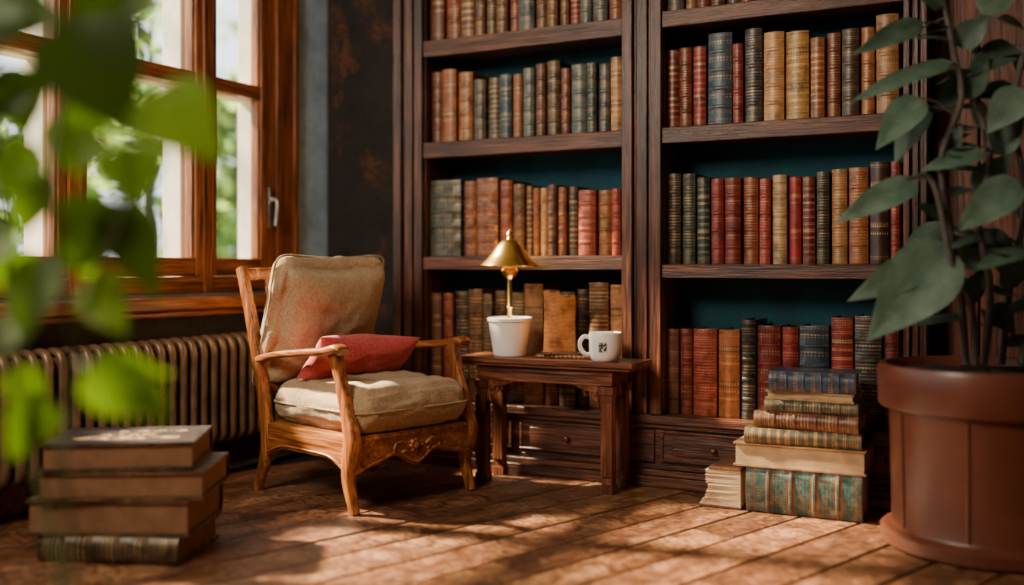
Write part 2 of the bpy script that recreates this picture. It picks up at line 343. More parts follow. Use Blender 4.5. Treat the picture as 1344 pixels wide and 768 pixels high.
h.box(XL+.004,XL+.016,hy-.015,hy+.015,1.11,1.31); h.sweep([(XL+.012,hy,1.25),(XL+.045,hy,1.25),(XL+.055,hy,1.22),(XL+.05,hy-.005,1.12)],[.009,.009,.009,.012],(0,1,0)); h.ball((XL+.02,hy,1.25),.018)
h.build('handle',[steel],win,bevel=.002)
sl=MB(); sl.box(XL-.02,XL+.17,WY0-.1,WY1+.03,WZ0-.065,WZ0-.012); sl.box(XL,XL+.13,WY0-.08,WY1+.01,WZ0-.095,WZ0-.067)
sl.build('window_sill',[winWy],win,bevel=.008)
cs=MB(); cs.box(XL+.0005,XL+.03,WY1,WY1+.03,WZ0-.012,WZ1+.05); cs.box(XL+.0005,XL+.03,WY0-.045,WY0,WZ0-.012,WZ1+.05)
cs.build('casing',[winW],win,bevel=.005)
# ---------------- radiator
rad=MB()
xc=XL+.115; zz0,zz1=.15,.60
y=1.9
while y<3.95:
    dx=.052
    rad.sweep([(xc-dx,y,zz0+.03),(xc-dx,y,.25),(xc-dx,y,.48),(xc-dx,y,zz1-.04),(xc-dx*.5,y,zz1),(xc+dx*.5,y,zz1),(xc+dx,y,zz1-.04),(xc+dx,y,.48),(xc+dx,y,.25),(xc+dx,y,zz0+.03),(xc+dx*.5,y,zz0),(xc-dx*.5,y,zz0)],(.019,.016),(0,1,0),closed=True,sub=3,n=10)
    rad.box(xc-.03,xc+.03,y-.006,y+.006,zz0+.02,zz1-.02)
    y+=.060
rad.sweep([(xc,1.88,zz1-.06),(xc,3.96,zz1-.06)],.022,(1,0,0)); rad.sweep([(xc,1.86,zz0+.05),(xc,3.99,zz0+.05)],.022,(1,0,0))
for yy in (1.96,3.82): rad.sweep([(xc,yy,.0),(xc,yy,.02),(xc,yy,zz0+.02)],[.03,.018,.02],(1,0,0))
rad.sweep([(xc,3.98,zz0+.05),(xc,4.06,zz0+.05),(xc,4.08,zz0),(xc,4.08,.0)],.014,(1,0,0))
rad.build('cast_iron_radiator',[iron],ang=50)
# ================================================================ BOOKCASE
YF=4.12
bc=empty('bookcase'); Hh=MB(); Vv=MB(); Tl=MB()
xL0,xL1,xL2=-2.765,-2.60,-1.60; xR1,xR2=-1.422,-.472
Tl.box(xL0+.02,xR2+.08,YB-.03,YB-.004,.0,2.7)
def pil(x0,x1,z0=.30,z1=2.72):
    Vv.box(x0,x1,YF+.012,YB-.031,z0,z1)
    w=x1-x0
    for k in (0,.36,.72):
        Vv.box(x0+w*k,x0+w*(k+.26),YF-.018+(.008 if k==.36 else 0),YF+.011,z0,z1)
    Vv.box(x0+w*.28,x0+w*.34,YF+.0,YF+.011,z0,z1); Vv.box(x0+w*.64,x0+w*.70,YF+.0,YF+.011,z0,z1)
pil(xL0,xL1); pil(xL2,xR1); pil(xR2,xR2+.085)
shL=[(1.505,.075),(.968,.062),(1.985,.08)]; shR=[(1.505,.07),(.930,.058),(1.992,.072)]
for (zt,th) in shL:
    Hh.box(xL1-.001,xL2+.001,YF+.004,YB-.031,zt-th+.012,zt); Hh.box(xL1,xL2,YF-.012,YF+.003,zt-th,zt-.004)
for (zt,th) in shR:
    Hh.box(xR1-.001,xR2+.001,YF+.004,YB-.031,zt-th+.012,zt); Hh.box(xR1,xR2,YF-.012,YF+.003,zt-th,zt-.004)
Hh.box(xL0-.03,xR2+.12,YF-.05,YB-.005,2.721,2.80)
x0,x1=xL0,xR2+.085
Hh.box(x0,x1,YF-.012,YB-.031,.025,.262)
Hh.box(x0-.012,x1+.01,YF-.04,YB-.031,.264,.298); Hh.box(x0-.006,x1+.006,YF-.026,YF-.013,.243,.262)
Hh.box(x0-.01,x1+.01,YF-.045,YB-.031,0,.045); Hh.box(x0-.008,x1+.008,YF-.035,YF-.013,.047,.072); Hh.box(x0-.004,x1+.004,YF-.024,YF-.013,.074,.092)
def drawer(a0,a1):
    Hh.box(a0,a1,YF-.024,YF-.013,.112,.232)
    for (p,q2,r,s) in ((a0,a1,.226,.236),(a0,a1,.108,.118),(a0,a0+.012,.118,.226),(a1-.012,a1,.118,.226)): Hh.box(p,q2,YF-.032,YF-.0245,r,s)
    Hh.box(a0+.05,a1-.05,YF-.030,YF-.0245,.135,.209)
kn=MB()
for a0,a1 in ((xL1+.02,-2.12),(-2.08,xL2-.01),(xR1+.0,-.965),(-.93,xR2-.01)):
    drawer(a0,a1); kn.ball(((a0+a1)/2,YF-.046,.172),.013); kn.sweep([((a0+a1)/2,YF-.03,.172),((a0+a1)/2,YF-.045,.172)],.006,(1,0,0))
for a0,a1 in ((xL0+.02,xL1-.01),(xL2+.03,xR1-.03)): Hh.box(a0,a1,YF-.024,YF-.013,.1,.236)
Hh.build('shelves',[caseH],bc,bevel=.005); Vv.build('uprights',[caseV],bc,bevel=.005); Tl.build('back_panel',[teal],bc); kn.build('knobs',[knobm],bc)
pn=MB(); x=xR2+.095
while x<2.1:
    pn.box(x,x+.155,YF+.14,YB-.001,0,ZC-.01); x+=.16
pn.box(xR2+.095,2.1,YF+.115,YF+.139,0,.14)
pn.build('trim_2',[panelV],bevel=.005)
# ---------------- books
def book(mb,M,w,h,dp,col,bands=True,r=None,pc=(.62,.5,.33,1),bt=None,lm=0):
    r=random.random() if r is None else r; col=(*col[:3],r)
    ns=8; bl=min(.014,w*.22); bt=bt or min(.005,w*.08); rows=[]
    if bands:
        rows=[(0,0),(.012*1,0.3),(.03,0)]
        for k in (.2,.4,.6,.8): 
            rows+=[(k*h-.008,0),(k*h-.004,1),(k*h+.004,1),(k*h+.008,0)]
        rows+=[(h-.02,0),(h-.006,.3),(h,0)]
    else: rows=[(0,0),(h*.1,0),(h*.5,0),(h*.9,0),(h,0)]
    vs=[];uvs=[];fs=[]
    for z,e in rows:
        for i in range(ns+1):
            a=-1+2*i/ns; vs.append((a*w/2*(1+.02*e),-bl*(1-a*a)-e*.0045*(1-a**6),z)); uvs.append((i/ns,z/h))
    for j in range(len(rows)-1):
        for i in range(ns): k=j*(ns+1)+i; fs.append((k,k+1,k+ns+2,k+ns+1))
    mb.add(vs,fs,lm,col,uvs,M)
    for zz in (0,h):
        vs=[]; 
        for i in range(ns+1):
            a=-1+2*i/ns; vs.append((a*w/2,-bl*(1-a*a),zz)); vs.append((a*(w/2-bt),-bl*(1-a*a)+.006,zz))
        mb.add(vs,[(2*i,2*i+1,2*i+3,2*i+2) for i in range(ns)],0,col,None,M)
    vi=[]
    for zz in (0,h):
        for i in range(ns+1):
            a=-1+2*i/ns; vi.append((a*(w/2-bt),-bl*(1-a*a)+.006,zz))
    mb.add(vi,[(i,i+1,i+ns+2,i+ns+1) for i in range(ns)],0,col,None,M)
    mb.box(-w/2,-w/2+bt,0,dp,0,h,0,col,M); mb.box(w/2-bt,w/2,0,dp,0,h,0,col,M)
    X0,X1,Y0,Y1,Z0,Z1=-w/2+bt,w/2-bt,.004,dp-.008,.007,h-.009
    q=[(X0,Y0,Z0),(X1,Y0,Z0),(X1,Y1,Z0),(X0,Y1,Z0),(X0,Y0,Z1),(X1,Y0,Z1),(X1,Y1,Z1),(X0,Y1,Z1)]
    mb.add(q,[(0,1,2,3),(4,5,6,7),(3,2,6,7),(0,1,5,4)],1,pc,[(p[0]+5,p[1]+p[2]) for p in q],M)
C=dict(dr=(.15,.016,.012),r=(.27,.025,.022),rb=(.21,.042,.02),ob=(.32,.10,.03),tan=(.42,.20,.08),ctan=(.55,.36,.18),gt=(.45,.24,.065),br=(.12,.042,.02),db=(.05,.02,.012),nb=(.018,.025,.040),bg=(.035,.060,.085),sl=(.045,.078,.095),te=(.006,.042,.05),bk=(.012,.012,.014),dg=(.012,.036,.032),gb=(.085,.055,.034))
def row(mb,base,zs,lst,Yf=4.165,dp=.2):
    for (xa,xb,yt,c) in lst:
        X0,D0=onY(xa,Yf); X1,D1=onY(xb,Yf); z=H+(350-yt)*((D0+D1)/2)/f
        w=X1-X0-.003; h=max(.2,z-zs); yj=random.uniform(-.010,.014); cc=C[c]; k=random.uniform(.8,1.2)
        M=T((X0+X1)/2,Yf+yj,zs+.0005,random.uniform(-.01,.01))@Matrix.Rotation(random.uniform(-.004,.004),4,'Y')
        book(mb,M,w,h,dp,[min(1,v*k) for v in cc],random.random()<.75)
BR=MB()
row(BR,0,1.505,[(873,890,66,'dr'),(891,908,63,'dr'),(909,926,61,'r'),(928,960,43,'bg'),(962,976,58,'r'),(978,1001,38,'nb'),(1003,1030,43,'tan'),(1031,1062,41,'gt'),(1064,1083,50,'ob'),(1085,1103,43,'rb'),(1105,1128,39,'gb'),(1130,1148,36,'ob'),(1150,1180,19,'tan')])
row(BR,0,.930,[(875,893,228,'bk'),(895,912,228,'dg'),(914,931,233,'dg'),(933,950,235,'r'),(952,973,234,'dr'),(975,995,233,'rb'),(997,1012,235,'r'),(1014,1033,230,'ctan'),(1035,1051,232,'r'),(1053,1070,232,'dr'),(1072,1089,226,'dg'),(1091,1112,222,'tan'),(1114,1140,220,'ob'),(1142,1167,213,'db'),(1169,1182,212,'r')])
row(BR,0,.299,[(874,890,432,'br'),(892,908,432,'dr'),(910,941,432,'r'),(943,971,433,'ob'),(973,992,420,'bk'),(993,1024,428,'dr'),(1026,1048,430,'r'),(1050,1089,428,'bg'),(1091,1120,417,'r'),(1122,1158,415,'nb'),(1160,1180,420,'dr')])
l=[];x=874
while x<1165:
    w=random.randint(14,26); l.append((x,min(x+w-1,1180),random.randint(-130,-95),random.choice(['dr','nb','br','dg','rb','tan']))); x+=w
row(BR,0,1.992,l); BR.build('shelved_books',[leath,pages],ang=40)
BL=MB()
row(BL,0,1.505,[(566,580,95,'br'),(581,600,92,'ob'),(601,620,95,'ob'),(622,638,105,'nb'),(639,655,102,'gb'),(656,672,98,'sl'),(674,686,98,'ob'),(687,702,90,'sl'),(703,716,84,'br'),(717,735,80,'db'),(736,748,90,'dr'),(750,770,85,'sl'),(771,784,83,'te'),(785,800,84,'bg'),(801,816,75,'tan')])
row(BL,0,.968,[(566,606,237,'te'),(608,625,238,'dr'),(626,654,234,'rb'),(656,672,237,'dr'),(673,688,242,'br'),(689,698,244,'br'),(699,708,247,'ob'),(709,719,247,'tan'),(720,732,243,'br'),(733,744,246,'ob'),(745,757,245,'gb'),(760,783,250,'r'),(785,803,250,'ob'),(804,816,248,'r')])
row(BL,0,.299,[(566,580,385,'br'),(582,595,385,'rb'),(597,614,383,'bk'),(615,633,380,'br'),(634,646,386,'gb'),(648,662,382,'db'),(663,686,384,'gb'),(687,712,373,'tan'),(714,732,380,'dr'),(734,756,383,'db'),(757,772,380,'db'),(773,799,371,'br'),(800,816,374,'tan')])
l=[];x=566
while x<800:
    w=random.randint(13,22); l.append((x,min(x+w-1,816),random.randint(-75,-50),random.choice(['rb','nb','br','sl','db','br','dr']))); x+=w
row(BL,0,1.985,l); BL.build('shelved_books.001',[leath,pages],ang=40)
# ================================================================ ARMCHAIR
ch=empty('armchair',T(-2.475,3.485,0,math.radians(-16)))
W=MB(); Wz=MB()
for s in (-1,1):
    y=.30*s
    Wz.sweep([(.300,y,0.0),(.290,y,.035),(.265,y,.12),(.280,y,.215),(.289,y,.265),(.262,y,.36),(.215,y,.50),(.190,y*1.02,.595)],
        [(.018,.019),(.018,.019),(.021,.025),(.028,.038),(.028,.038),(.022,.028),(.020,.024),(.024,.028)],(0,1,0),p=3.5,n=16)
    Wz.sweep([(-.345,y,0),(-.32,y,.05),(-.28,y,.16),(-.275,y,.27),(-.315,y,.45),(-.39,y,.70),(-.465,y,.915)],
        [(.018,.02),(.018,.02),(.021,.026),(.022,.034),(.021,.028),(.020,.026),(.020,.024)],(0,1,0),p=3.5,n=16)
    W.sweep([(-.345,y,.535),(-.20,y*1.02,.563),(-.02,y*1.06,.583),(.14,y*1.07,.597),(.225,y*1.06,.612),(.252,y*1.05,.600)],
        [(.020,.017),(.024,.015),(.028,.015),(.032,.016),(.035,.018),(.028,.014)],(0,1,0),p=3,n=16)
def rail(p0,p1,th,zt,zfun,N=40):
    p0,p1=Vector(p0),Vector(p1); dr=(p1-p0); nrm=Vector((-dr.y,dr.x,0)).normalized(); vs=[];fs=[]
    for i in range(N+1):
        t=i/N; c=p0+dr*t
        for sg in (-1,1):
            for z in (zt,zfun(t)): e=c+nrm*th*sg; vs.append((e.x,e.y,z))
    for i in range(N):
        k=4*i; fs.extend([(k,k+4,k+5,k+1),(k+2,k+3,k+7,k+6),(k,k+2,k+6,k+4),(k+1,k+5,k+7,k+3)])
    fs.extend([(0,1,3,2),(4*N,4*N+2,4*N+3,4*N+1)])
    W.add(vs,fs)
zf=lambda t:.188-.030*math.exp(-((t-.5)/.13)**2)-.05*(math.exp(-(t/.10)**2)+math.exp(-((1-t)/.10)**2))+.012*math.cos(t*math.pi*6)
zs_=lambda t:.195-.045*(math.exp(-(t/.14)**2)+math.exp(-((1-t)/.14)**2))
rail((.285,-.29,0),(.285,.29,0),.018,.285,zf)
rail((-.28,-.30,0),(.285,-.30,0),.016,.285,zs_); rail((-.28,.30,0),(.285,.30,0),.016,.285,zs_); rail((-.28,-.29,0),(-.28,.29,0),.015,.285,lambda t:.20)
for zt in (0,1):
    pts=[(.306,-.27+.54*i/24,(zf((.02+.96*i/24))+.012) if zt==0 else .272) for i in range(25)]
    W.sweep(pts,.006,(1,0,0),n=8,sub=2)
for s in (-1,1): W.sweep([( -.25+.5*i/16,s*.318,zs_(.04+.9*i/16)+.012) for i in range(17)],.005,(0,1,0),n=8,sub=2)
W.ball((.306,0,.222),(.012,.018,.018))
for k in range(8):
    a=k*math.pi/4; W.ball((.305,.027*math.cos(a),.222+.022*math.sin(a)),(.009,.013,.011),n=10)
for s in (-1,1):
    W.sweep([(.306,s*.045,.222),(.308,s*.075,.245),(.308,s*.11,.235),(.308,s*.115,.212),(.307,s*.095,.21)],[.006,.007,.006,.005,.003],(1,0,0),n=8)
    W.ball((.306,s*.062,.205),(.008,.014,.009),n=10)
W.box(-.27,.27,-.285,.285,.262,.288)
xb=lambda z:-.275-(z-.27)*.29
W.sweep([(-.455,-.31,.885),(-.464,-.15,.890),(-.466,0,.892),(-.464,.15,.890),(-.455,.31,.885)],(.016,.026),(1,0,0),p=3.5)
W.sweep([(xb(.42)-.0,-.3,.42),(xb(.42)-.0,.3,.42)],(.012,.022),(1,0,0),p=3.5)
for yy in (-.18,-.06,.06,.18): Wz.sweep([(xb(.42),yy,.42),(xb(.65)-.008,yy,.65),(-.455,yy,.88)],(.008,.018),(1,0,0),p=3.5)
W.build('frame',[chairW],ch,ang=45); Wz.build('legs_and_posts',[chairWz],ch,ang=45)
def cushion(name,sx,sy,sz,r,bulge,M,mat,parent,seed=0,pipe=1,puff=0,edge=.65):
    n=34; bm=bmesh.new(); bmesh.ops.create_cube(bm,size=2); bmesh.ops.subdivide_edges(bm,edges=bm.edges[:],cuts=n,use_grid_fill=True)
    def warp(x,y,z,p):
        fx=max(0,1-x*x);fy=max(0,1-y*y)
        p=p.copy(); p.x-=puff*x*fy; p.y-=puff*y*fx; return p
    for v in bm.verts:
        x,y,z=v.co
        p=Vector((x*sx,y*sy,z*sz)); core=Vector((max(-sx+r,min(sx-r,p.x)),max(-sy+r,min(sy-r,p.y)),max(-sz+r,min(sz-r,p.z))))
        dlt=p-core
        if dlt.length>1e-6: p=core+dlt.normalized()*r
        fx=max(0,1-x*x);fy=max(0,1-y*y)
        if puff: p.z*=edge+(1-edge)*(fx*fy)**.25
        p.z+=math.copysign(1,z)*bulge*(abs(z)**.5)*fx**.6*fy**.6
        e=.014*(1-z*z)
        p.x+=e*x*fy**.5; p.y+=e*y*fx**.5
        w=noise.noise(Vector((x*2.2+seed,y*2.2,z*1.5)))*.014+noise.noise(Vector((x*5+seed,y*5,z*3+4)))*.008
        # soft creases radiating from the corners
        cr=math.sin(math.atan2(abs(y)-1.05,abs(x)-1.05)*14+seed)*.004*max(0,.6-min(1,math.hypot(abs(x)-1,abs(y)-1)))
        p+=Vector((w*.6,w*.6,w+cr))
        v.co=warp(x,y,z,p)
    me=bpy.data.meshes.new(name); bm.to_mesh(me); bm.free(); me.materials.append(mat); me.shade_smooth()
    ob=bpy.data.objects.new(name,me); S.collection.objects.link(ob); ob.parent=parent; ob.matrix_local=M
    m2=MB(); pts=[]; N=48
    for i in range(N):
        a=2*math.pi*i/N; ca,sa=math.cos(a),math.sin(a); k=2/8
        X=math.copysign(abs(ca)**k,ca); Y=math.copysign(abs(sa)**k,sa)
        pts.append(warp(X,Y,0,Vector(((sx+.013)*X,(sy+.013)*Y,0))))
    m2.sweep(pts,.0045,(0,0,1),n=8,sub=2,closed=True)
    m2.build(name+'_piping',[mat],parent,M=M,ang=60)
    return ob
cushion('seat_cushion',.298,.284,.082,.068,.028,T(.022,0,.372,0,0,0),khaki,ch,1)
cushion('back_cushion',.292,.285,.105,.092,.055,T(-.288,-.026,.694,0)@Matrix.Rotation(math.radians(-71),4,'Y'),khaki,ch,5,1,.028,.6)
def pillow(name,sx,sy,t,M,mat,parent,seed=0):
    N=32; vs=[];fs=[]
    for sd in (1,-1):
        for i in range(N+1):
            for j in range(N+1):
                x=-1+2*i/N;y=-1+2*j/N
                g=((1-abs(x)**2.6)*(1-abs(y)**2.6)); z=sd*t*(max(g,0)**.5)
                z+=(noise.noise(Vector((x*3+seed,y*3,sd)))*.010)*max(g,0)**.3
                px=x*sx*(1-.10*(1-y*y)); py=y*sy*(1-.07*(1-x*x)); vs.append((px,py,z))
    for s in (0,1):
        o=s*(N+1)**2
        for i in range(N):
            for j in range(N): k=o+i*(N+1)+j; fs.append((k,k+1,k+N+2,k+N+1))
    m2=MB(); m2.add(vs,fs); ob=m2.build(name,[mat],parent,M=M,ang=80)
    bm=bmesh.new(); bm.from_mesh(ob.data); bmesh.ops.remove_doubles(bm,verts=bm.verts,dist=.0005); bmesh.ops.recalc_face_normals(bm,faces=bm.faces); bm.to_mesh(ob.data); bm.free()
    ob.data.shade_smooth()
pillow('red_pillow',.120,.245,.072,T(-.005,-.035,.548,math.radians(-4))@Matrix.Rotation(math.radians(-3),4,'X')@Matrix.Rotation(math.radians(-46),4,'Y'),redf,ch,3)
# ================================================================ SIDE TABLE
tb=empty('side_table'); A=MB(); B=MB()
tx0,tx1,ty0,ty1,tz=-2.25,-1.450,3.83,4.068,.535
A.box(tx0,tx1,ty0,ty1,tz-.022,tz); A.box(tx0+.015,tx1-.015,ty0+.012,ty1-.006,tz-.036,tz-.0225)
lx0,lx1,ly0,ly1=tx0+.10,tx1-.12,ty0+.055,ty1-.03
A.box(lx0-.02,lx1+.02,ly0-.018,ly0+.012,tz-.10,tz-.037); A.box(lx0-.02,lx1+.02,ly1-.006,ly1+.012,tz-.10,tz-.037)
A.box(lx0-.02,lx0+.01,ly0,ly1,tz-.10,tz-.037); A.box(lx1-.01,lx1+.02,ly0,ly1,tz-.10,tz-.037)
A.box(lx0-.024,lx1+.024,ly0-.023,ly0-.0185,tz-.060,tz-.045)
for X in (lx0,lx1):
    for Y in (ly0,ly1):
        w=.027
        B.box(X-w,X+w,Y-w,Y+w,.0,.035); B.box(X-w+.005,X+w-.005,Y-w+.005,Y+w-.005,.036,.40); B.box(X-w-.002,X+w+.002,Y-w-.002,Y+w+.002,.401,.433); 
        B.box(X-w+.003,X+w-.003,Y-w-.004,Y-w+.004,.07,.37)
for X,s in ((lx0,1),(lx1,-1)):
    for Y in (ly0-.004,ly1):
        vs=[];N=14
        prof=[(.022,.434),(.155,.434)]+[(.155-.133*math.sin(t*math.pi/2)*(1)-.010*math.sin(t*math.pi*3),.434-.13*(1-math.cos(t*math.pi/2))-.012*abs(math.sin(t*math.pi*3))) for t in [i/N for i in range(1,N+1)]]
        n=len(prof)
        for yy in (Y-.010,Y+.010):
            for (a_,z_) in prof: vs.append((X+s*a_,yy,z_))
        B.add(vs,[tuple(range(n)),tuple(range(n,2*n))]+[(i,(i+1)%n,n+(i+1)%n,n+i) for i in range(n)])
        B.sweep([(X+s*.04,Y-.012,.345),(X+s*.045,Y-.013,.40),(X+s*.09,Y-.013,.418),(X+s*.10,Y-.013,.40),(X+s*.085,Y-.013,.395)],[.004,.007,.007,.005,.004],(0,1,0),n=8)
        B.ball((X+s*.055,Y-.011,.405),(.014,.006,.014),n=10)
for X in (lx0,lx1):
    for s,Yc in ((1,ly0),(-1,ly1)):
        B.box(X-.009,X+.009,min(Yc+s*.02,Yc+s*.06),max(Yc+s*.02,Yc+s*.06),.39,.434)
A.build('top_and_apron',[tableW],tb,bevel=.003); B.build('legs',[tableWz],tb,bevel=.002)
lp=empty('brass_table_lamp',T(-2.055,3.945,tz)); m1=MB(); m2=MB()
m1.lathe([(0,0),(.066,0),(.070,.004),(.074,.03),(.088,.12),(.091,.148),(.097,.15),(.098,.163),(.094,.166),(.087,.164),(.084,.13),(.0,.125)],n=56)
m1.build('ceramic_base',[ceram],lp)
m2.lathe([(0,.128),(.03,.128),(.03,.134),(.014,.14),(.011,.16),(.011,.20),(.015,.21),(.011,.22),(.011,.33),(.018,.335),(.032,.350),(.037,.366),(.030,.38),(0,.382)],n=32)
m2.lathe([(.120,.386),(.124,.384),(.126,.390),(.118,.400),(.098,.418),(.078,.442),(.060,.470),(.042,.490),(.028,.500),(.014,.505),(.010,.512),(.016,.522),(.012,.532),(.004,.540),(0,.546)],n=56)
m2.lathe([(.120,.386),(.112,.397),(.092,.414),(.070,.440),(.050,.468),(.02,.49),(0,.495)],n=56)
m2.sweep([(0,0,.38),(0,0,.49)],.006,(1,0,0))
m2.build('brass_shade_and_stem',[brass],lp,recalc=False)
o=MB()
book(o,T(-1.90,3.885,tz+.009,math.radians(8))@Matrix.Rotation(math.radians(90),4,'Y'),.017,.24,.13,C['br'],False)
o.build('thin_book',[leath,pages])
o=MB(); Mv=T(-1.800,3.905,tz+.019,math.radians(20))
w_,h_,d_=.135,.262,.075; N=22
colr=(.50,.17,.04,.3); vs=[];fs=[];per=[]
for i in range(N): per.append((-w_/2+w_*i/N,-.012*math.sin(math.pi*i/N)))
for i in range(8): per.append((w_/2,d_*i/8))
for i in range(N): per.append((w_/2-w_*i/N,d_))
for i in range(8): per.append((-w_/2,d_-d_*i/8))
n=len(per); rows=14
for j in range(rows+1):
    for i,(a_,b_) in enumerate(per):
        top=h_-.006-.030*abs(noise.noise(Vector((a_*38,b_*30,1))))+(.012 if a_<0 else -.008)
        z=top*j/rows; k=1-.05*math.sin(math.pi*j/rows)+.03*noise.noise(Vector((a_*20,b_*20,j*.4)))
        vs.append((a_*k,b_*k,z))
for j in range(rows):
    for i in range(n): k=(i+1)%n; fs.append((j*n+i,j*n+k,(j+1)*n+k,(j+1)*n+i))
fs.append(tuple(range(n)))
o.add(vs,fs,0,colr,[(per[i%n][0]/w_+.5 if (i%n)<N else -1,(i//n)/rows) for i in range(len(vs))],Mv)
o.box(-w_/2+.008,w_/2-.008,.003,d_-.006,.0,h_-.035,1,(.55,.38,.2,1),Mv)
o.box(-w_/2-.004,w_/2+.004,-.016,d_+.004,.0,.012,0,(.2,.08,.04,.3),Mv)
o.build('worn_leather_book',[leath,pages])
mg=empty('coffee_mug',T(-1.59,3.895,tz)); m1=MB()
m1.lathe([(0,.004),(.045,.004),(.048,0),(.055,.004),(.063,.02),(.066,.05),(.066,.115),(.0645,.118),(.062,.115),(.061,.03),(.05,.012),(0,.010)],n=56)
hd=-R
m1.sweep([hd*.060+Vector((0,0,.095)),hd*.085+Vector((0,0,.100)),hd*.102+Vector((0,0,.080)),hd*.100+Vector((0,0,.050)),hd*.082+Vector((0,0,.030)),hd*.060+Vector((0,0,.028))],(.007,.009),tuple(F),n=12)
m1.build('cup',[ceram],mg)
pr=MB(); random.seed(11)
a0=math.atan2(-F.y,-F.x)-.25; G=9
for i in range(G):
    for j in range(G):
        if random.random()<.72:
            t0=a0+(i-G/2)*.056; t1=t0+.056; z0=.040+j*.0044; z1=z0+.0044; r=.0665
            pr.add([(r*math.cos(t0),r*math.sin(t0),z0),(r*math.cos(t1),r*math.sin(t1),z0),(r*math.cos(t1),r*math.sin(t1),z1),(r*math.cos(t0),r*math.sin(t0),z1)],[(0,1,2,3)])
pr.build('printed_emblem',[darkp],mg)
# ================================================================ BOOK STACKS
def flat(mb,x,y,z,L,D_,th,rz,col,spine=True,pc=(.62,.5,.33,1),bands=True,bt=None,lm=0):
    base=Matrix.Rotation(math.radians(90),4,'Y')
    M=T(x,y,z+th/2,rz)@(Matrix.Identity(4) if spine else Matrix.Rotation(math.pi,4,'Z'))@Matrix.Translation((-L/2,-D_/2,0))@base
    book(mb,M,th,L,D_,col,bands,pc=pc,bt=bt,lm=lm)
st=MB(); random.seed(5); cx,cy=-.79,3.955
D2=math.radians
z=0.002
for (dx,dy,L,Dp,th,rz,col,sp,bd,lm) in [
    (0.0,.0,.42,.205,.165,0,(.06,.035,.025),True,True,2),
    (-.02,-.01,.48,.20,.088,1,(.32,.18,.09),False,False,0),
    (-.01,.0,.42,.20,.058,3,(.12,.09,.05),True,False,0),
    (.01,.0,.38,.19,.062,-2,(.13,.035,.02),True,True,0),
    (.022,.0,.335,.18,.044,2,(.08,.085,.065),True,True,0),
    (.022,.0,.325,.18,.032,-3,(.45,.30,.13),False,False,0),
    (.027,-.01,.31,.18,.075,3,(.035,.065,.12),True,True,0)]:
    flat(st,cx+dx,cy+dy,z,L,Dp,th,D2(rz),col,sp,(.80,.58,.34,1),bd,.006,lm); z+=th+.001
st.build('old_book_stack',[leath,pages,tool])
lb=MB(); random.seed(3)
x0=-1.150; z=.001; xr=-1.020
lb.box(x0-.035,xr,3.85,4.04,z,z+.006,0,(.20,.08,.04,.3)); z+=.0065
for k in range(22):
    t=k/21; th=.0062; xl=x0-.03*(1-t)**1.5+random.uniform(-.006,.006)+.012*math.sin(t*5)
    lb.add([(xl,3.855+random.uniform(-.004,.004),z),(xr-.003,3.855,z),(xr-.003,4.03,z),(xl+random.uniform(-.004,.004),4.03,z),(xl+.002,3.855,z+th*.8),(xr-.003,3.855,z+th*.8),(xr-.003,4.03,z+th*.8),(xl+.002,4.03,z+th*.8)],
        [(3,2,1,0),(4,5,6,7),(0,1,5,4),(1,2,6,5),(2,3,7,6),(3,0,4,7)],1,(.95,.76,.50,1),[(5+i*.01,k*.3) for i in range(8)])
    z+=th
lb.box(x0+.004,xr,3.852,4.035,z,z+.006,0,(.20,.08,.04,.3))
lb.build('tattered_book',[leath,pages])
ls=MB(); random.seed(9); z=.002; cx,cy=-2.635,2.405
for (dx,dy,L,Dp,th,rz,col,sp,bd) in [
    (.0,.0,.45,.33,.080,22,(.018,.011,.009),True,True),
    (-.02,.0,.51,.34,.112,26,(.03,.017,.012),False,False),
    (.01,.01,.51,.34,.088,30,(.025,.014,.012),False,False),
    (-.01,.0,.46,.33,.088,34,(.02,.014,.014),False,False)]:
    flat(ls,cx+dx,cy+dy,z,L,Dp,th,D2(rz),col,sp,(.28,.15,.075,1),bd,.010); z+=th+.001
ls.build('book_stack',[leath,pages])
# ================================================================ PLANTS
def leaf(mb,base,tip,nrm,W,mat=0,col=(1,1,1,1),droop=.15,fold=.12,heart=.7):
    base,tip=Vector(base),Vector(tip); ax=tip-base; L=ax.length; ax.normalize(); nrm=Vector(nrm); nrm=(nrm-ax*nrm.dot(ax)).normalized(); sd=ax.cross(nrm)
    n=14; cN=6; vs=[];uvs=[];fs=[]
    for i in range(n+1):
        s=i/n; w=W/2*1.12*(math.sin(math.pi*s**heart)**(.75 if s<.38 else 1.0) if 0<s<1 else 0)*(1-.22*s)
        for j in range(cN+1):
            c=-1+2*j/cN; p=base+ax*(L*s)+sd*(w*c)+nrm*(fold*w*abs(c)*1.6-droop*L*(s-.1)**2+.03*L*math.sin(s*9+c*2)*abs(c)*.4)
            vs.append(p); uvs.append((j/cN,s))
    for i in range(n):
        for j in range(cN): k=i*(cN+1)+j; fs.append((k,k+1,k+cN+2,k+cN+1))
    mb.add(vs,fs,mat,col,uvs)
random.seed(21)
def nearest(stems,p):
    best=None
    for s in stems:
        for i in range(len(s)-1):
            for t in (0,.25,.5,.75):
                c=s[i].lerp(s[i+1],t); dd=(c-p).length+max(0,c.z-p.z)*.6
                if best is None or dd<best[0]: best=(dd,c)
    return best[1]
pc_=Vector((-.165,3.745,0))
pp=empty('potted_plant'); m1=MB()
m1.lathe([(0,.0),(.322,.0),(.337,.008),(.339,.045),(.329,.055),(.308,.060),(.303,.07),(.304,.2),(.310,.435),(.313,.448),(.341,.456),(.346,.466),(.348,.582),(.342,.596),(.322,.598),(.314,.585),(.306,.55),(.0,.55)],n=72,M=Matrix.Translation(pc_))
